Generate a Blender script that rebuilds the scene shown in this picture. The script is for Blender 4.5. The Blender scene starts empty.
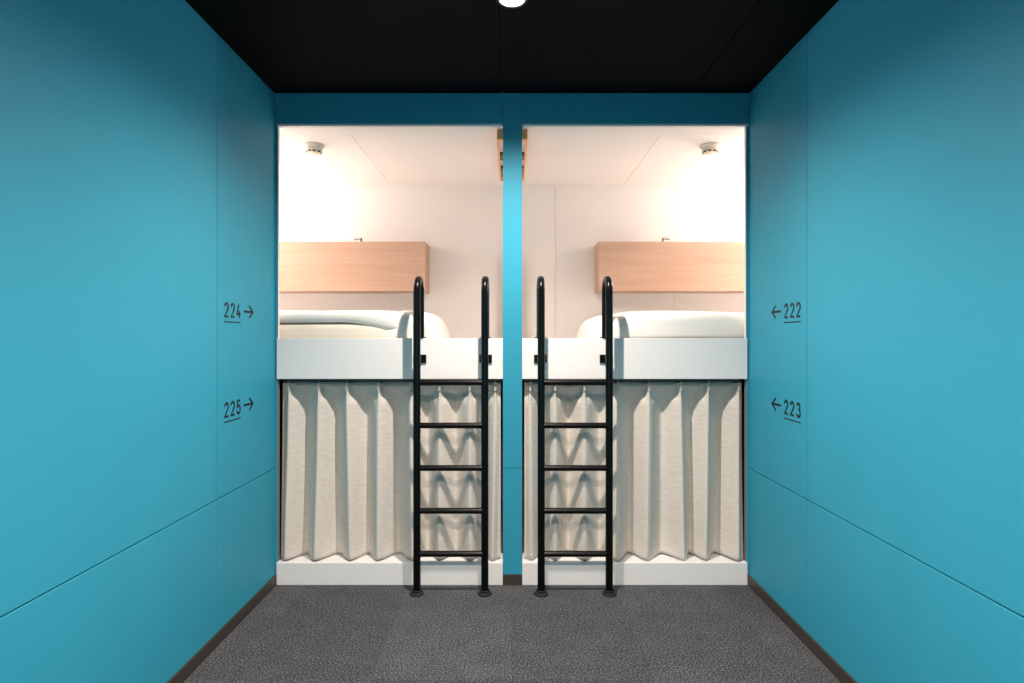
import bpy, bmesh, math, random
from mathutils import Vector, Matrix

S = bpy.context.scene
COL = S.collection
R = math.radians

# ---------------------------------------------------------------- camera, light, exposure
CAM_H = 1.2
cam_d = bpy.data.cameras.new('camera')
cam = bpy.data.objects.new('camera', cam_d)
COL.objects.link(cam)
cam.location = (0, 0, CAM_H)
cam.rotation_euler = (R(90), 0, 0)
cam_d.sensor_width = 36.0
cam_d.lens = 574.0 / 1024.0 * 36.0
cam_d.shift_y = -2.5 / 1024.0
cam_d.clip_start = 0.01
S.camera = cam

w = bpy.data.worlds.new('world')
S.world = w
w.use_nodes = True
w.node_tree.nodes['Background'].inputs[0].default_value = (0.8, 0.9, 1, 1)
w.node_tree.nodes['Background'].inputs[1].default_value = 0.0

S.view_settings.view_transform = 'Standard'
S.view_settings.look = 'None'
S.view_settings.gamma = 1.0
S.view_settings.use_curve_mapping = False
S.view_settings.exposure = -0.43

DOWNLIGHTS = ((2.02, 275.0, 156.0, 0.95), (-0.15, 330.0, 148.0, 0.6), (-1.75, 260.0, 150.0, 0.7))   # recessed ceiling downlights: distance, watts, beam angle, beam softness; last one is added fill
CAPSULE_W = 37.0           # the warm wall lamp inside each upper capsule

# ---------------------------------------------------------------- materials
def srgb(r, g, b):
    f = lambda c: (c / 255.0) / 12.92 if c / 255.0 <= 0.04045 else ((c / 255.0 + 0.055) / 1.055) ** 2.4
    return (f(r), f(g), f(b), 1.0)

class NT:
    def __init__(self, name):
        self.m = bpy.data.materials.new(name)
        self.m.use_nodes = True
        self.t = self.m.node_tree
        self.b = self.t.nodes['Principled BSDF']
    def n(self, typ, **kw):
        nd = self.t.nodes.new(typ)
        for k, v in kw.items():
            if k in nd.inputs.keys():
                nd.inputs[k].default_value = v
            else:
                setattr(nd, k, v)
        return nd
    def l(self, a, b):
        self.t.links.new(a, b)
    def coords(self, scale, kind='Object'):
        tc = self.n('ShaderNodeTexCoord')
        mp = self.n('ShaderNodeMapping')
        mp.inputs['Scale'].default_value = scale
        self.l(tc.outputs[kind], mp.inputs['Vector'])
        return mp.outputs[0]
    def ramp(self, fac, stops):
        r = self.n('ShaderNodeValToRGB')
        e = r.color_ramp.elements
        while len(e) < len(stops):
            e.new(0.5)
        for i, (p, c) in enumerate(stops):
            e[i].position = p
            e[i].color = c
        self.l(fac, r.inputs[0])
        return r.outputs[0]
    def bump(self, h, strength, dist):
        b = self.n('ShaderNodeBump', Strength=strength, Distance=dist)
        self.l(h, b.inputs['Height'])
        self.l(b.outputs[0], self.b.inputs['Normal'])

def painted(name, col, rough=0.5, var=0.04, spec=0.5, bump=0.02, scale=(3, 3, 3)):
    k = NT(name)
    nz = k.n('ShaderNodeTexNoise', Scale=1.0, Detail=4.0)
    k.l(k.coords(scale), nz.inputs['Vector'])
    c0 = tuple(max(0, x * (1 - var)) for x in col[:3]) + (1,)
    c1 = tuple(min(1, x * (1 + var)) for x in col[:3]) + (1,)
    k.l(k.ramp(nz.outputs['Fac'], [(0.3, c0), (0.7, c1)]), k.b.inputs['Base Color'])
    k.b.inputs['Roughness'].default_value = rough
    k.b.inputs['Specular IOR Level'].default_value = spec
    if bump:
        n2 = k.n('ShaderNodeTexNoise', Scale=1.0, Detail=2.0)
        k.l(k.coords((180, 180, 180)), n2.inputs['Vector'])
        k.bump(n2.outputs['Fac'], bump, 0.002)
    return k.m

def wood(name, c0, c1, c2, axis='x'):
    k = NT(name)
    sc = {'x': (1.4, 30, 22), 'y': (30, 1.6, 30)}[axis]
    nz = k.n('ShaderNodeTexNoise', Scale=1.0, Detail=6.0, Roughness=0.6, Distortion=0.6)
    k.l(k.coords(sc), nz.inputs['Vector'])
    k.l(k.ramp(nz.outputs['Fac'], [(0.25, c0), (0.5, c1), (0.75, c2)]), k.b.inputs['Base Color'])
    k.b.inputs['Roughness'].default_value = 0.45
    k.bump(nz.outputs['Fac'], 0.05, 0.002)
    return k.m

def fabric(name, col, var, scale, bump, rough=0.9, detail=3.0):
    k = NT(name)
    nz = k.n('ShaderNodeTexNoise', Scale=1.0, Detail=detail)
    k.l(k.coords(scale), nz.inputs['Vector'])
    c0 = tuple(x * (1 - var) for x in col[:3]) + (1,)
    c1 = tuple(min(1, x * (1 + var)) for x in col[:3]) + (1,)
    k.l(k.ramp(nz.outputs['Fac'], [(0.3, c0), (0.7, c1)]), k.b.inputs['Base Color'])
    k.b.inputs['Roughness'].default_value = rough
    k.b.inputs['Specular IOR Level'].default_value = 0.2
    k.b.inputs['Sheen Weight'].default_value = 0.1
    k.bump(nz.outputs['Fac'], bump, 0.003)
    return k.m

def carpet(name):
    k = NT(name)
    big = k.n('ShaderNodeTexNoise', Scale=9.0, Detail=4.0)
    fine = k.n('ShaderNodeTexNoise', Scale=170.0, Detail=5.0, Roughness=0.75)
    oi = k.n('ShaderNodeObjectInfo')
    tc = k.n('ShaderNodeTexCoord')
    for q in (big, fine):
        k.l(tc.outputs['Object'], q.inputs['Vector'])
    mx = k.n('ShaderNodeMath', operation='MULTIPLY_ADD')
    k.l(big.outputs['Fac'], mx.inputs[0]); mx.inputs[1].default_value = 0.05
    k.l(fine.outputs['Fac'], mx.inputs[2])
    m2 = k.n('ShaderNodeMath', operation='MULTIPLY_ADD')
    k.l(oi.outputs['Random'], m2.inputs[0]); m2.inputs[1].default_value = 0.025
    k.l(mx.outputs[0], m2.inputs[2])
    col = k.ramp(m2.outputs[0], [(0.36, srgb(22, 22, 25)), (0.54, srgb(66, 67, 71)), (0.72, srgb(160, 161, 165))])
    k.l(col, k.b.inputs['Base Color'])
    k.b.inputs['Roughness'].default_value = 0.95
    k.b.inputs['Specular IOR Level'].default_value = 0.1
    k.bump(fine.outputs['Fac'], 0.7, 0.006)
    return k.m

def emit(name, col, strength):
    k = NT(name)
    k.b.inputs['Base Color'].default_value = col
    k.b.inputs['Emission Color'].default_value = col
    k.b.inputs['Emission Strength'].default_value = strength
    return k.m

M = {}
M['blue'] = painted('blue_laminate', srgb(52, 151, 178), rough=0.5, var=0.015, spec=0.16, bump=0.015)
M['seam'] = painted('panel_joint', srgb(18, 62, 78), rough=0.7)
M['black_ceiling'] = painted('black_ceiling_paint', srgb(13, 14, 16), rough=0.8, var=0.05, spec=0.05)
M['joint_black'] = painted('ceiling_joint', srgb(10, 10, 11), rough=0.8)
M['baseboard'] = painted('dark_vinyl_baseboard', srgb(62, 55, 50), rough=0.5)
M['capsule'] = painted('capsule_white', srgb(243, 236, 231), rough=0.6, var=0.01, bump=0.0)
M['capsule_joint'] = painted('capsule_joint', srgb(196, 182, 174), rough=0.8, bump=0.0)
M['lower'] = painted('lower_capsule_brown', srgb(142, 112, 92), rough=0.7)
M['white'] = painted('white_lacquer', srgb(236, 234, 232), rough=0.4, var=0.01)
M['metal_black'] = painted('black_powder_coat', srgb(4, 4, 4), rough=0.3, var=0.1, spec=0.25, bump=0.03)
M['rubber'] = painted('black_rubber', srgb(18, 18, 18), rough=0.7)
M['carpet'] = carpet('grey_loop_carpet')
M['wood'] = wood('beech_veneer', srgb(198, 158, 134), srgb(206, 168, 144), srgb(214, 178, 156), 'x')
M['wood_rack'] = wood('rack_wood', srgb(240, 160, 95), srgb(248, 172, 108), srgb(250, 184, 124), 'y')
M['wood_dark'] = wood('rack_slat_wood', srgb(92, 66, 42), srgb(112, 82, 54), srgb(128, 96, 66), 'x')
M['curtain'] = fabric('woven_beige_curtain', srgb(214, 207, 198), 0.11, (22, 22, 330), 0.12)
M['tape'] = fabric('curtain_heading_tape', srgb(190, 182, 170), 0.05, (200, 200, 200), 0.1)
M['linen'] = fabric('white_linen', srgb(240, 236, 230), 0.015, (9, 9, 9), 0.25)
M['sheet'] = fabric('cream_sheet', srgb(234, 224, 208), 0.02, (7, 7, 7), 0.25)
M['track'] = painted('curtain_track', srgb(60, 58, 56), rough=0.4)
M['plastic'] = painted('white_plastic', srgb(228, 218, 204), rough=0.45)
M['slot'] = painted('detector_slot', srgb(28, 20, 16), rough=0.8)
M['chrome'] = painted('chrome', srgb(200, 200, 200), rough=0.15)
M['chrome'].node_tree.nodes['Principled BSDF'].inputs['Metallic'].default_value = 1.0
M['ink'] = painted('dark_lettering', srgb(20, 20, 22), rough=0.6)
M['lens'] = emit('downlight_lens', (1, 0.98, 0.95, 1), 60.0)
M['shade'] = emit('lamp_shade_glow', (1, 0.86, 0.72, 1), 6.0)

# ---------------------------------------------------------------- helpers
def link(name, bm, mat, parent=None, smooth=False):
    me = bpy.data.meshes.new(name)
    bmesh.ops.recalc_face_normals(bm, faces=bm.faces)
    bm.to_mesh(me); bm.free()
    if smooth:
        for p in me.polygons: p.use_smooth = True
    o = bpy.data.objects.new(name, me)
    COL.objects.link(o)
    me.materials.append(mat)
    if parent is not None:
        o.parent = parent
        o.location = -Vector(parent.location) if parent.parent is None else (0, 0, 0)   # sub-parts share their part's frame
    return o

def add_box(bm, a, b, bev=0.0):
    x0, y0, z0 = a; x1, y1, z1 = b
    r = bmesh.ops.create_cube(bm, size=1.0)
    for v in r['verts']:
        v.co = Vector(((x0 + x1) / 2 + v.co.x * (x1 - x0), (y0 + y1) / 2 + v.co.y * (y1 - y0), (z0 + z1) / 2 + v.co.z * (z1 - z0)))
    if bev > 0:
        es = {e for v in r['verts'] for e in v.link_edges}
        bmesh.ops.bevel(bm, geom=list(es), offset=bev, segments=2, affect='EDGES', profile=0.5)

def box(name, x0, x1, y0, y1, z0, z1, mat, parent=None, bev=0.0):
    bm = bmesh.new()
    add_box(bm, (min(x0, x1), y0, z0), (max(x0, x1), y1, z1), bev)
    return link(name, bm, mat, parent)

def add_tube(bm, pts, rad, seg=20, caps=True):
    pts = [Vector(p) for p in pts]
    rings = []
    prev = None
    for i, p in enumerate(pts):
        t = (pts[min(i + 1, len(pts) - 1)] - pts[max(i - 1, 0)]).normalized()
        if prev is None:
            ref = Vector((1, 0, 0)) if abs(t.x) < 0.9 else Vector((0, 1, 0))
            u = t.cross(ref).normalized()
        else:
            u = (prev - t * prev.dot(t)).normalized()
        prev = u
        v = t.cross(u)
        rings.append([bm.verts.new(p + (u * math.cos(2 * math.pi * k / seg) + v * math.sin(2 * math.pi * k / seg)) * rad) for k in range(seg)])
    for a, b in zip(rings, rings[1:]):
        for k in range(seg):
            bm.faces.new((a[k], a[(k + 1) % seg], b[(k + 1) % seg], b[k]))
    if caps:
        bm.faces.new(rings[0]); bm.faces.new(rings[-1])

def add_lathe(bm, prof, c, seg=32):
    c = Vector(c)
    rings = []
    for r, z in prof:
        if r < 1e-6:
            rings.append([bm.verts.new(c + Vector((0, 0, z)))])
        else:
            rings.append([bm.verts.new(c + Vector((r * math.cos(2 * math.pi * k / seg), r * math.sin(2 * math.pi * k / seg), z))) for k in range(seg)])
    for a, b in zip(rings, rings[1:]):
        for k in range(seg):
            q = (k + 1) % seg
            if len(a) == 1 and len(b) == 1: continue
            if len(a) == 1: bm.faces.new((a[0], b[q], b[k]))
            elif len(b) == 1: bm.faces.new((a[k], a[q], b[0]))
            else: bm.faces.new((a[k], a[q], b[q], b[k]))

def autosmooth(o, ang=35):
    me = o.data
    for p in me.polygons: p.use_smooth = True
    bm = bmesh.new(); bm.from_mesh(me)
    for e in bm.edges:
        if len(e.link_faces) == 2 and e.calc_face_angle(0) > R(ang):
            e.smooth = False
    bm.to_mesh(me); bm.free()
    return o

def tag(o, label=None, cat=None, group=None, kind=None):
    if label: o['label'] = label
    if cat: o['category'] = cat
    if group: o['group'] = group
    if kind: o['kind'] = kind
    return o

def thing(name, label, cat, loc, group=None):
    o = bpy.data.objects.new(name, None)
    o.empty_display_size = 0.1
    COL.objects.link(o)
    o.location = loc
    return tag(o, label, cat, group)

def struct(name, label, cat=None, *a, **k):
    o = box(name, *a, **k)
    return tag(o, label, cat or 'wall', kind='structure')

# ---------------------------------------------------------------- measures
D = 2.80            # distance of the bunk front
XW = 1.156          # half width of the corridor
ZC = 2.399          # corridor ceiling
YB = -2.6           # rear end of the corridor
YK = 3.90           # back wall of the capsules
ZK = 2.240          # capsule ceiling
PX0, PX1 = -0.044, 0.049   # centre post

# ---------------------------------------------------------------- floor
floor = struct('floor', 'grey loop pile carpet floor of the corridor', 'floor', -XW - 0.05, XW + 0.05, YB - 0.1, D + 0.02, -0.08, -0.006, M['joint_black'])
ys = [D + 0.02, 2.52]
while ys[-1] > YB: ys.append(max(YB, ys[-1] - 0.5))
xs = [-XW - 0.005, -1.0, -0.5, 0.0, 0.5, 1.0, XW + 0.005]
for i in range(len(ys) - 1):
    for j in range(len(xs) - 1):
        box('carpet_tile', xs[j] + 0.0003, xs[j + 1] - 0.0003, ys[i + 1] + 0.0003, ys[i] - 0.0003, -0.006, 0.0, M['carpet'], floor)

# ---------------------------------------------------------------- corridor ceiling
ceil = struct('ceiling', 'matt black panelled ceiling of the corridor', 'ceiling', -XW - 0.1, XW + 0.1, YB - 0.1, D + 0.05, ZC + 0.012, ZC + 0.09, M['joint_black'])
cx = [-XW, -0.048, 0.877, XW]
cy = [YB, -1.2, 0.8, D + 0.03]
for j in range(3):
    for i in range(3):
        box('ceiling_panel', cx[j] + 0.002, cx[j + 1] - 0.002, cy[i] + 0.002, cy[i + 1] - 0.002, ZC, ZC + 0.012, M['black_ceiling'], ceil)

# ---------------------------------------------------------------- side walls of blue panels
def side_wall(s, name, label):
    wl = struct(name, label, 'wall', s * (XW + 0.012), s * (XW + 0.10), YB - 0.1, D, -0.02, ZC + 0.02, M['seam'])
    yy = [D, 2.25, 1.05, -0.15, -1.35, YB]
    for y1, y0 in zip(yy, yy[1:]):
        for z0, z1 in ((0.0, 0.57), (0.57, ZC)):
            box('panel', s * XW, s * (XW + 0.0125), y0 + 0.0015, y1 - 0.0015, z0 + 0.002, z1 - 0.002, M['blue'], wl, bev=0.0012)
    return wl
side_wall(-1, 'wall_left', 'blue panelled wall on the left, lettered 224 and 225')
side_wall(1, 'wall_right', 'blue panelled wall on the right, lettered 222 and 223')
wb = struct('wall_rear', 'plain white end wall behind the viewer', 'wall', -XW - 0.1, XW + 0.1, YB - 0.08, YB, -0.02, ZC + 0.02, M['white'])
for s, nm in ((-1, 'left'), (1, 'right')):
    struct('baseboard_' + nm, 'dark brown baseboard along the %s blue wall' % nm, 'baseboard', s * (XW - 0.008), s * XW, YB, D - 0.001, 0.0, 0.052, M['baseboard'], bev=0.002)

# ---------------------------------------------------------------- front wall: header, centre post
hd = struct('wall_front', 'blue header and centre post framing the two bunk openings', 'wall', -XW - 0.05, XW + 0.05, D + 0.012, D + 0.11, ZK - 0.003, ZC + 0.02, M['capsule'])
for a, b in ((-XW, PX0 - 0.001), (PX1 + 0.001, XW)):
    box('header_panel', a, b, D, D + 0.012, 2.249, ZC, M['blue'], hd)
    box('header_trim', a + 0.010, b - 0.001, D - 0.002, D + 0.012, 2.238, 2.2485, M['white'], hd)
box('post_panel', PX0, PX1, D, D + 0.03, 0.5715, ZC, M['blue'], hd)
box('post_panel', PX0, PX1, D, D + 0.03, 0.052, 0.5685, M['blue'], hd)
box('post_core', PX0 + 0.004, PX1 - 0.004, D + 0.006, D + 0.03, 0.0, 0.60, M['seam'], hd)
struct('baseboard_post', 'dark brown baseboard at the foot of the blue centre post', 'baseboard', PX0 + 0.001, PX1 - 0.001, D - 0.003, D + 0.006, 0.0, 0.052, M['baseboard'])
struct('wall_partition', 'white partition between the two bunk capsules', 'wall', PX0 + 0.004, PX1 - 0.004, D + 0.03, YK, 0.0, ZC, M['capsule'])

# ---------------------------------------------------------------- capsule shells
XE = 2.42
SIDE = {-1: 'left', 1: 'right'}
for s in (-1, 1):
    nm = SIDE[s]
    xi = PX0 + 0.004 if s < 0 else PX1 - 0.004
    # upper capsule
    bk = struct('wall_capsule_back_' + nm, 'off white panelled back wall of the %s bunk capsule' % nm, 'wall', xi, s * (XE + 0.05), YK + 0.006, YK + 0.06, 0.0, ZC, M['capsule_joint'])
    seams = [0.836, 1.74] if s < 0 else [0.296, 1.101, 1.88]
    xs2 = [abs(xi)] + seams + [XE]
    for a, b in zip(xs2, xs2[1:]):
        box('back_panel', s * (a + (0.0003 if s < 0 else 0.001)), s * (b - (0.0003 if s < 0 else 0.001)), YK, YK + 0.007, 1.06, ZK, M['capsule'], bk)
    struct('wall_capsule_end_' + nm, 'off white end wall of the %s bunk capsule' % nm, 'wall', s * XE, s * (XE + 0.05), D, YK + 0.006, 0.0, ZC, M['capsule'])
    struct('wall_capsule_return_' + nm, 'off white inner wall beside the %s bunk opening' % nm, 'wall', s * (XW - 0.014), s * XE, D + 0.003, D + 0.022, 1.0, ZC, M['capsule'])
    struct('trim_jamb_' + nm, 'narrow blue jamb of the %s bunk opening' % nm, 'trim', s * (XW - 0.014), s * XW, D, D + 0.003, 0.0, 2.249, M['blue'])
    ck = struct('ceiling_capsule_' + nm, 'off white panelled ceiling of the %s bunk capsule' % nm, 'ceiling', xi, s * (XE + 0.05), D + 0.022, YK + 0.01, ZK + 0.006, ZK + 0.05, M['capsule_joint'])
    cs = [abs(xi), 0.82 if s < 0 else 0.755, 1.7, XE]
    for a, b in zip(cs, cs[1:]):
        box('ceiling_panel', s * (a + 0.0012), s * (b - 0.0012), D + 0.112, YK, ZK, ZK + 0.007, M['capsule'], ck)
    # lower capsule
    struct('wall_lower_return_' + nm, 'brown inner wall beside the %s curtain' % nm, 'wall', s * (XW - 0.014), s * XE, D + 0.003, D + 0.022, 0.0, 1.0, M['lower'])
    struct('wall_lower_back_' + nm, 'brown back wall of the %s lower bunk' % nm, 'wall', xi, s * XE, YK - 0.02, YK + 0.005, 0.1, 1.06, M['lower'])

# ---------------------------------------------------------------- bunks
for s in (-1, 1):
    nm = SIDE[s]
    xi = PX0 if s < 0 else PX1
    xo = s * (XW - 0.010)
    ub = thing('upper_bunk', 'upper bunk on the %s with smooth white front board behind the ladder' % nm, 'bunk bed', ((xi + xo) / 2, D, 1.0), 'white upper bunks')
    box('front_board', xi + s * 0.0005, xo, D - 0.006, D + 0.022, 1.005, 1.204, M['white'], ub, bev=0.0015)
    box('bed_base', xi + s * 0.006, s * (XE - 0.001), D + 0.023, YK - 0.021, 1.03, 1.12, M['capsule'], ub)
    lb = thing('lower_bunk', 'lower bunk on the %s with white plinth under the curtain' % nm, 'bunk bed', ((xi + xo) / 2, D, 0.0), 'white lower bunks')
    box('plinth', xi + s * 0.0005, s * (XW - 0.008), D - 0.006, D + 0.12, 0.0, 0.112, M['white'], lb, bev=0.004)
    box('bed_base', xi + s * 0.006, s * (XE - 0.001), D + 0.121, YK - 0.021, 0.0, 0.10, M['lower'], lb)

# ---------------------------------------------------------------- curtains
def sstep(a, b, x):
    t = max(0.0, min(1.0, (x - a) / (b - a)))
    return t * t * (3 - 2 * t)

def curtain(s, ridges, x0, x1, label, seed):
    rnd = random.Random(seed)
    zt, zb = 0.984, 0.118
    r = sorted(ridges)
    t = thing('curtain', label, 'curtain', ((x0 + x1) / 2, 2.87, zb), 'pleated beige bunk curtains')
    amp = [rnd.uniform(0.88, 1.1) for _ in r] + [1.0, 1.0]
    drift = [rnd.uniform(-0.022, 0.022) for _ in r]
    flare = [rnd.uniform(0.4, 1.0) for _ in r]
    nx, nz = 330, 46
    bm = bmesh.new()
    grid = []
    for k in range(nz + 1):
        z = zt + (zb - zt) * k / nz
        low = (zt - z) / (zt - zb)
        rz = [x + d * low ** 1.3 for x, d in zip(r, drift)]
        row = []
        pinch = sstep(0.88, 0.955, z)
        for i in range(nx + 1):
            x = x0 + (x1 - x0) * i / nx
            # neighbouring ridges
            lo = max([q for q in range(len(rz)) if rz[q] <= x], default=-1)
            a = rz[lo] if lo >= 0 else rz[0] - 0.146
            b = rz[lo + 1] if lo + 1 < len(rz) else rz[-1] + 0.146
            f = (x - a) / (b - a)
            tri = 1 - abs(2 * f - 1)
            cosw = 0.5 - 0.5 * math.cos(2 * math.pi * f)
            mix = 0.34
            shp = tri * mix + cosw * (1 - mix)
            am = amp[max(lo, 0)]
            dr = min(x - a, b - x)
            narrow = 1 - math.exp(-(dr / 0.011) ** 2)
            scallop = 0.55 + 0.25 * math.sin(math.pi * f)
            top_s = narrow * scallop
            sh = shp * (1 - pinch) + top_s * pinch
            if x < rz[0] or x > rz[-1]: sh = min(sh, 0.22 + 0.15 * sh)
            fl = flare[max(lo, 0)] if f < 0.5 else flare[min(lo + 1, len(flare) - 1)]
            yr = 2.822 - 0.026 * fl * low ** 1.5
            yv = 2.822 + 0.084 * am
            y = yr + (yv - yr) * sh + 0.002 * math.sin(9 * x + 7 * z)
            hem = 0.002 * math.sin(x * 41 + seed) * (1 if k == nz else 0)
            row.append(bm.verts.new((x, y, z + hem)))
        grid.append(row)
    for k in range(nz):
        for i in range(nx):
            bm.faces.new((grid[k][i], grid[k + 1][i], grid[k + 1][i + 1], grid[k][i + 1]))
    fb = link('fabric', bm, M['curtain'], t, smooth=True)
    so = fb.modifiers.new('thickness', 'SOLIDIFY'); so.thickness = 0.0016; so.offset = 1
    for x in r:
        bm = bmesh.new()
        add_box(bm, (x - 0.006, 2.818, 0.945), (x + 0.006, 2.8215, 0.982), 0.001)
        add_tube(bm, [(x, 2.817, 0.958), (x, 2.817, 0.986), (x, 2.822, 0.992), (x, 2.846, 0.992)], 0.0015, 6)
        link('hook', bm, M['tape'], t)
    tr = tag(box('curtain_track', x0 - 0.004, x1 + 0.004, 2.848, 2.872, 0.988, 1.0, M['track']), 'dark curtain track under the %s white front board' % SIDE[s], 'curtain track', 'curtain tracks')
    return t

pxl = lambda p, d=2.846: (p - 512) / 574.0 * d
curtain(-1, [pxl(p) for p in (290.5, 320, 348, 379.5, 411, 440, 470, 495.5)], -1.138, PX0 - 0.012,
        'pleated beige woven curtain across the left lower bunk', 3)
curtain(1, [pxl(p) for p in (530, 555, 584, 617, 648, 679.5, 707, 737)], PX1 + 0.012, 1.138,
        'pleated beige woven curtain across the right lower bunk', 8)

# ---------------------------------------------------------------- ladders
YL = 2.70
RUNGS = [1.2 - (p - 339) * YL / 574 for p in (382.5, 425.5, 468, 510.8, 553.8)]
def ladder(xa, xb, label):
    t = thing('bunk_ladder', label, 'ladder', ((xa + xb) / 2, YL, 0.0), 'black tubular bunk ladders')
    for x in (xa, xb):
        rb, ztop, yb = 0.055, 1.486, YL + 0.115
        zc = ztop - (yb - YL) / 2
        rr = (yb - YL) / 2
        pts = [(x, YL, 0.006), (x, YL, 0.7), (x, YL, zc)]
        pts += [(x, YL + rr - rr * math.cos(a), zc + rr * math.sin(a)) for a in [math.pi * k / 16 for k in range(1, 16)]]
        pts += [(x, yb, zc), (x, yb, 1.207)]
        bm = bmesh.new(); add_tube(bm, pts, 0.0172, 24)
        rail = autosmooth(link('rail', bm, M['metal_black'], t), 40)
        bm = bmesh.new()
        add_lathe(bm, [(0.0, 0.0), (0.034, 0.0), (0.034, 0.005), (0.031, 0.009), (0.023, 0.012), (0.023, 0.020), (0.0195, 0.022)], (x, YL, 0.0003), 32)
        autosmooth(link('foot', bm, M['rubber'], rail), 30)
        bm = bmesh.new()
        add_box(bm, (x - 0.031, D - 0.014, 1.084), (x + 0.031, D - 0.006, 1.124), 0.0015)
        add_box(bm, (x - 0.013, YL + 0.010, 1.092), (x + 0.013, D - 0.012, 1.116), 0.001)
        link('bracket', bm, M['metal_black'], t)
        bm = bmesh.new()
        add_lathe(bm, [(0.0, 0.0), (0.028, 0.0), (0.028, 0.004), (0.0195, 0.006)], (x, yb, 1.2042), 24)
        autosmooth(link('flange', bm, M['metal_black'], rail), 30)
    for z in RUNGS:
        bm = bmesh.new(); add_tube(bm, [(xa + 0.012, YL, z), (xb - 0.012, YL, z)], 0.0140, 20)
        autosmooth(link('rung', bm, M['metal_black'], t), 40)
    return t
ladder(-0.4475, -0.128, 'black tubular ladder at the left bunk, left of the blue centre post')
ladder(0.1375, 0.4575, 'black tubular ladder at the right bunk, right of the blue centre post')

# ---------------------------------------------------------------- bedding
def puffy(name, x0, x1, y0, y1, z0, z1, mat, pxe=8.0, pc=5.0, amp=0.006, seed=0, nx=90, nc=64, warp=None):
    rnd = random.Random(seed)
    ph = [(rnd.uniform(4, 16), rnd.uniform(4, 16), rnd.uniform(10, 30), rnd.uniform(0, 6.28), rnd.uniform(0.3, 1)) for _ in range(7)]
    bm = bmesh.new()
    cx_, cy_, cz_ = (x0 + x1) / 2, (y0 + y1) / 2, (z0 + z1) / 2
    rx, ry, rz = (x1 - x0) / 2, (y1 - y0) / 2, (z1 - z0) / 2
    def place(u, c, s_):
        sc = max(0.0, 1 - abs(u) ** pxe) ** (1 / 2.2)
        yy = math.copysign(abs(c) ** (2 / pc), c)
        zz = math.copysign(abs(s_) ** (2 / pc), s_)
        p = Vector((cx_ + u * rx, cy_ + yy * ry * (0.86 + 0.14 * sc), cz_ - rz * (1 - sc) * 0.55 + zz * rz * sc))
        d = sum(g * math.sin(a * p.x + b * p.y + e * p.z + f) for a, b, e, f, g in ph) / 4
        n = Vector((0, yy, zz * 1.5)).normalized() if abs(yy) + abs(zz) > 0 else Vector((1, 0, 0))
        p += n * d * amp * sc
        if warp: p = warp(p)
        return p
    us = [math.sin(math.pi / 2 * (-1 + 2 * i / nx)) * 0.6 + (-1 + 2 * i / nx) * 0.4 for i in range(nx + 1)]
    rings = []
    for i, u in enumerate(us):
        if i in (0, nx):
            rings.append([bm.verts.new(place(u * 0.99999, 0.0, 0.0))])
        else:
            rings.append([bm.verts.new(place(u, math.cos(2 * math.pi * k / nc), math.sin(2 * math.pi * k / nc))) for k in range(nc)])
    for a, b in zip(rings, rings[1:]):
        for k in range(nc):
            q = (k + 1) % nc
            if len(a) == 1: bm.faces.new((a[0], b[q], b[k]))
            elif len(b) == 1: bm.faces.new((a[k], a[q], b[0]))
            else: bm.faces.new((a[k], a[q], b[q], b[k]))
    return link(name, bm, mat, None, smooth=True)

# left bed
tag(puffy('mattress', -2.36, -0.60, 2.853, 3.80, 1.1205, 1.285, M['sheet'], 60, 7, 0.003, 1),
    'cream sheeted mattress on the left upper bunk', 'mattress', 'mattresses on the upper bunks')
def warp_l(p):
    e = sstep(-0.85, -0.56, p.x) * sstep(3.05, 2.90, p.y)
    lowz = sstep(1.34, 1.27, p.z)
    return Vector((p.x, p.y - 0.008 * e, p.z - 0.046 * e * lowz))
tag(puffy('duvet', -2.34, -0.545, 2.850, 3.79, 1.266, 1.352, M['linen'], 44, 3.4, 0.008, 4, warp=warp_l),
    'flat white duvet on the left upper bunk', 'duvet', 'white duvets on the upper bunks')
tag(puffy('pillow', -0.66, -0.366, 2.846, 3.45, 1.124, 1.348, M['linen'], 3.4, 3.6, 0.008, 6, nx=50),
    'white pillow at the near end of the left duvet', 'pillow', 'pillows on the upper bunks')
# right bed
tag(puffy('mattress', 0.62, 2.36, 2.885, 3.80, 1.1205, 1.170, M['sheet'], 60, 9, 0.002, 2),
    'cream sheeted mattress on the right upper bunk', 'mattress', 'mattresses on the upper bunks')
tag(puffy('duvet', 0.49, 2.35, 2.85, 3.79, 1.166, 1.343, M['linen'], 24, 5.0, 0.011, 9),
    'thick white duvet on the right upper bunk', 'duvet', 'white duvets on the upper bunks')
tag(puffy('pillow', 0.380, 0.63, 2.852, 3.45, 1.124, 1.324, M['linen'], 4.0, 3.6, 0.012, 12, nx=50),
    'white pillow at the near end of the right duvet', 'pillow', 'pillows on the upper bunks')

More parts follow.
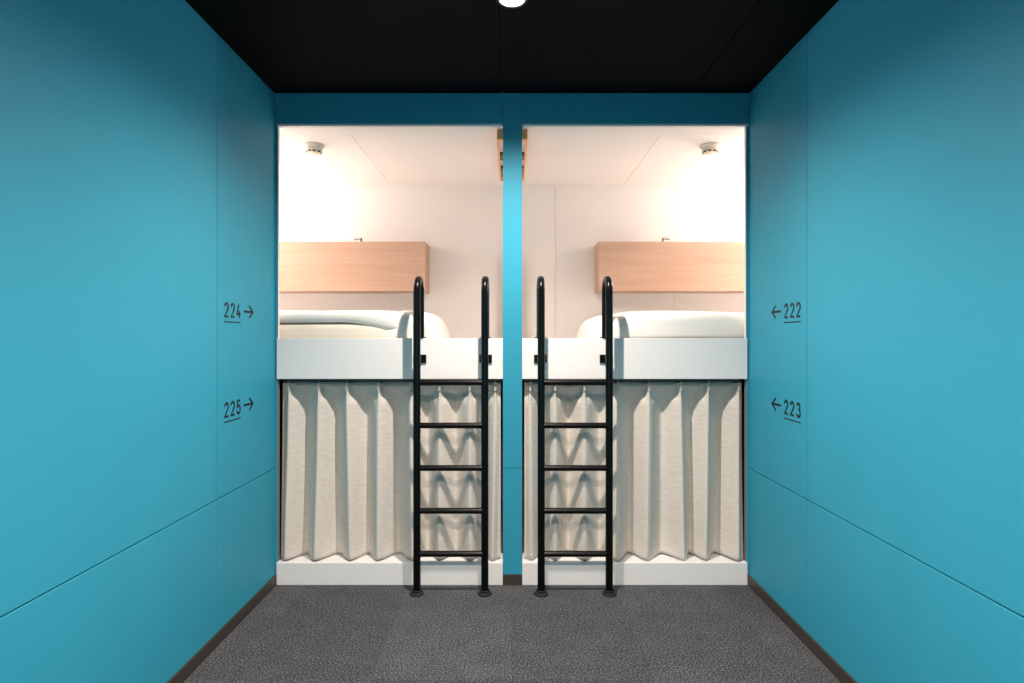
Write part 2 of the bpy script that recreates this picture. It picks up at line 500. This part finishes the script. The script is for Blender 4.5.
# ---------------------------------------------------------------- wooden wall cabinets
for s in (-1, 1):
    nm = SIDE[s]
    xr = s * 0.560
    wc = thing('wall_cabinet', 'long light wooden box on the back wall above the %s bed' % nm, 'wall box', (s * 1.4, YK, 1.506), 'wooden boxes above the beds')
    z0, z1, yf, th = 1.510, 1.828, 3.70, 0.018
    xo = s * (XE - 0.001)
    box('front_panel', xr, xo, yf, yf + th, z0, z1, M['wood'], wc, bev=0.001)
    box('end_panel', xr, xr + s * th, yf + th, YK - 0.0005, z0, z1, M['wood'], wc)
    box('top_panel', xr + s * th, xo, yf + th, YK - 0.0005, z1 - th, z1, M['wood'], wc)
    box('bottom_panel', xr + s * th, xo, yf + th, YK - 0.0005, z0, z0 + th, M['wood'], wc)
    # small fitting on the top
    lx = s * 0.985
    ft = thing('spotlight', 'tiny chrome and black spotlight on top of the %s wooden box' % nm, 'lamp', (lx, 3.73, z1), 'tiny spotlights on the wooden boxes')
    bm = bmesh.new(); add_lathe(bm, [(0, 0), (0.014, 0), (0.014, 0.004), (0, 0.005)], (lx, 3.73, z1), 20)
    link('base', bm, M['chrome'], ft)
    bm = bmesh.new(); add_tube(bm, [(lx - s * 0.005, 3.73, z1 + 0.004), (lx - s * 0.006, 3.73, z1 + 0.028)], 0.005, 12)
    link('stem', bm, M['metal_black'], ft)
    bm = bmesh.new(); add_tube(bm, [(lx + s * 0.042, 3.73, z1 + 0.020), (lx + s * 0.020, 3.73, z1 + 0.024), (lx - s * 0.004, 3.73, z1 + 0.024)], 0.0085, 14)
    autosmooth(link('head', bm, M['chrome'], ft))

# ---------------------------------------------------------------- smoke detectors
for s in (-1, 1):
    nm = SIDE[s]
    c = (s * 1.062, 3.08, ZK)
    sd = thing('smoke_detector', 'small round cream smoke detector on the %s capsule ceiling' % nm, 'smoke detector', c, 'smoke detectors')
    bm = bmesh.new(); add_lathe(bm, [(0, 0), (0.052, 0), (0.052, -0.010), (0.047, -0.017), (0.0, -0.017)], c, 36)
    autosmooth(link('base', bm, M['plastic'], sd))
    bm = bmesh.new(); add_lathe(bm, [(0.040, -0.017), (0.040, -0.034), (0.034, -0.044), (0.030, -0.046), (0.0, -0.048)], c, 36)
    dome = autosmooth(link('dome', bm, M['plastic'], sd), 25)
    for k in range(9):
        a = 2 * math.pi * (k + 0.25) / 9
        bm = bmesh.new()
        add_box(bm, (-0.008, -0.002, -0.004), (0.008, 0.002, 0.004), 0.0008)
        bmesh.ops.rotate(bm, verts=bm.verts, cent=(0, 0, 0), matrix=Matrix.Rotation(a + math.pi / 2, 3, 'Z'))
        bmesh.ops.translate(bm, verts=bm.verts, vec=(c[0] + 0.0372 * math.cos(a), c[1] + 0.0372 * math.sin(a), c[2] - 0.038))
        link('slot', bm, M['slot'], dome)

# ---------------------------------------------------------------- wooden racks by the partition
for s in (-1, 1):
    nm = SIDE[s]
    xi = PX0 + 0.004 if s < 0 else PX1 - 0.004
    xo = s * 0.0745 if s < 0 else 0.0765
    y0, y1 = D + 0.035, 3.56
    za, zb = 2.186, 2.2365
    rk = thing('wall_rack', 'narrow wooden rack high on the partition in the %s capsule' % nm, 'rack', ((xi + xo) / 2, y0, za), 'wooden racks on the partition')
    box('end_block', xi, xo, y0, y0 + 0.03, za, zb, M['wood_rack'], rk, bev=0.001)
    box('side_rail', xo - s * 0.009, xo, y0 + 0.03, y1, za, za + 0.03, M['wood_rack'], rk)
    for ya, yb in ((3.09, 3.175), (3.33, 3.50)):
        box('slat', xi, xo - s * 0.009, ya, yb, za + 0.002, za + 0.022, M['wood_dark'], rk)
    box('end_block', xi, xo, y1, y1 + 0.03, za, zb, M['wood_rack'], rk)

# ---------------------------------------------------------------- room numbers on the side walls
def arc(cx0, cy0, rx, ry, a0, a1, n=18):
    return [(cx0 + rx * math.cos(R(a0 + (a1 - a0) * i / n)), cy0 + ry * math.sin(R(a0 + (a1 - a0) * i / n))) for i in range(n + 1)]
GL = {
    '2': [arc(0.3, 0.72, 0.3, 0.28, 172, -28) + [(0.0, 0.0), (0.6, 0.0)]],
    '3': [arc(0.28, 0.76, 0.27, 0.24, 165, -88) , arc(0.28, 0.27, 0.31, 0.27, 88, -165)],
    '4': [[(0.30, 1.0), (0.0, 0.26), (0.62, 0.26)], [(0.44, 0.52), (0.44, -0.03)]],
    '5': [[(0.56, 1.0), (0.06, 1.0), (0.03, 0.52)] + arc(0.28, 0.31, 0.31, 0.31, 118, -160)],
}
def ribbon(bm, pts, wd, to3, th):
    P = [Vector((p[0], p[1])) for p in pts]
    L, Rr = [], []
    for i, p in enumerate(P):
        d0 = (P[i] - P[i - 1]).normalized() if i > 0 else None
        d1 = (P[i + 1] - P[i]).normalized() if i < len(P) - 1 else None
        if d0 is None: d0 = d1
        if d1 is None: d1 = d0
        n0 = Vector((-d0.y, d0.x)); n1 = Vector((-d1.y, d1.x))
        n = (n0 + n1)
        n = n / max(n.length_squared / 2, 0.5)
        L.append(p + n * wd / 2); Rr.append(p - n * wd / 2)
    vs = []
    for h in (0.0, th):
        vs.append(([bm.verts.new(to3(q, h)) for q in L], [bm.verts.new(to3(q, h)) for q in Rr]))
    (l0, r0), (l1, r1) = vs
    for i in range(len(P) - 1):
        bm.faces.new((l1[i], l1[i + 1], r1[i + 1], r1[i]))
        bm.faces.new((l0[i], r0[i], r0[i + 1], l0[i + 1]))
        bm.faces.new((l0[i], l0[i + 1], l1[i + 1], l1[i]))
        bm.faces.new((r0[i], r1[i], r1[i + 1], r0[i + 1]))
    bm.faces.new((l0[0], l1[0], r1[0], r0[0])); bm.faces.new((l0[-1], r0[-1], r1[-1], l1[-1]))

def room_number(s, txt, zbase, label):
    # s=-1: left wall, reads towards +Y, arrow last; s=1: right wall, reads towards -Y, arrow first
    ystart = 2.305 if s < 0 else 2.437
    sg = 1 if s < 0 else -1
    t = thing('room_number', label, 'sign', (s * XW, 2.43, zbase), 'room numbers on the blue walls')
    def mk(pl, wd, off, sc, name, wx=1.0):
        bm = bmesh.new()
        def to3(q, h):
            return Vector((s * (XW - 0.0002 - h), ystart + sg * (off + q.x * sc * wx), zbase + q.y * sc))
        for p in pl: ribbon(bm, p, wd / sc, to3, 0.0012)
        link(name, bm, M['ink'], t)
    h = 0.0535
    for i, ch in enumerate(txt):
        mk(GL[ch], 0.0096, 0.004 + i * 0.0520, h, 'digit', 0.86)
    mk([[(0, 0), (0.140, 0)]], 0.0042, -0.001, 1.0, 'underline')
    # shift of underline
    u = [c for c in t.children if c.name.startswith('underline')][0]
    u.location.z -= 0.0215
    if s < 0:
        a0, pl = 0.170, [[(0, 0), (0.082, 0)], [(0.050, 0.027), (0.084, 0.0), (0.050, -0.027)]]
    else:
        a0, pl = -0.112, [[(0.082, 0), (0, 0)], [(0.034, 0.027), (0, 0.0), (0.034, -0.027)]]
    mk(pl, 0.0092, a0, 1.0, 'arrow')
    ar = [c for c in t.children if c.name.startswith('arrow')][0]
    ar.location.z += 0.0275
for s, txt, zb, side in ((-1, '224', 1.2915, 'left'), (-1, '225', 0.8865, 'left'), (1, '222', 1.2915, 'right'), (1, '223', 0.8865, 'right')):
    room_number(s, txt, zb, 'dark underlined %s with arrow, %s number on the %s blue wall' % (txt, 'upper' if zb > 1 else 'lower', side))

# ---------------------------------------------------------------- lamps
for i, (y, watts, beam, soft) in enumerate(DOWNLIGHTS):
    c = (0.0, y, ZC)
    dl = thing('downlight', ('bright round downlight in the black ceiling near the bunks', 'round downlight in the black ceiling right above the viewer', 'unseen round downlight added near the rear wall for neutral fill')[i], 'ceiling lamp', c, 'corridor downlights')
    bm = bmesh.new(); add_lathe(bm, [(0.044, -0.0005), (0.056, -0.0005), (0.056, -0.004), (0.050, -0.007), (0.044, -0.006), (0.044, -0.0005)], c, 40)
    autosmooth(link('trim_ring', bm, M['metal_black'], dl))
    bm = bmesh.new(); add_lathe(bm, [(0.0, -0.0008), (0.0435, -0.0008), (0.0435, -0.003), (0.030, -0.0045), (0.0, -0.005)], c, 32)
    autosmooth(link('lens', bm, M['lens'], dl))
    ld = bpy.data.lights.new('downlight_beam', 'SPOT')
    ld.energy = watts
    ld.spot_size = R(beam); ld.spot_blend = soft
    ld.shadow_soft_size = 0.022
    ld.color = (1.0, 0.87, 0.765)
    lo = bpy.data.objects.new('downlight_beam', ld); COL.objects.link(lo)
    lo.parent = dl; lo.location = (0, 0, -0.030)

for s in (-1, 1):
    nm = SIDE[s]
    c = Vector((s * 1.92, 3.74, 2.02))
    wl = thing('wall_lamp', 'warm round wall lamp above the wooden box deep in the %s capsule' % nm, 'lamp', c, 'wall lamps in the capsules')
    bm = bmesh.new(); add_lathe(bm, [(0, 0), (0.05, 0), (0.05, 0.012), (0.02, 0.018), (0.018, 0.05), (0, 0.05)], (0, 0, 0), 32)
    bmesh.ops.rotate(bm, verts=bm.verts, cent=(0, 0, 0), matrix=Matrix.Rotation(R(90), 3, 'X'))
    bmesh.ops.translate(bm, verts=bm.verts, vec=(c.x, YK - 0.0005, c.z))
    autosmooth(link('backplate', bm, M['white'], wl))
    bm = bmesh.new(); bmesh.ops.create_uvsphere(bm, u_segments=32, v_segments=20, radius=0.055)
    bmesh.ops.translate(bm, verts=bm.verts, vec=c)
    link('shade', bm, M['shade'], wl, smooth=True)
    ld = bpy.data.lights.new('wall_lamp_bulb', 'POINT')
    ld.energy = CAPSULE_W; ld.shadow_soft_size = 0.05; ld.color = (1.0, 0.98, 0.965)
    lo = bpy.data.objects.new('wall_lamp_bulb', ld); COL.objects.link(lo)
    lo.parent = wl; lo.location = (0, -0.115, 0)
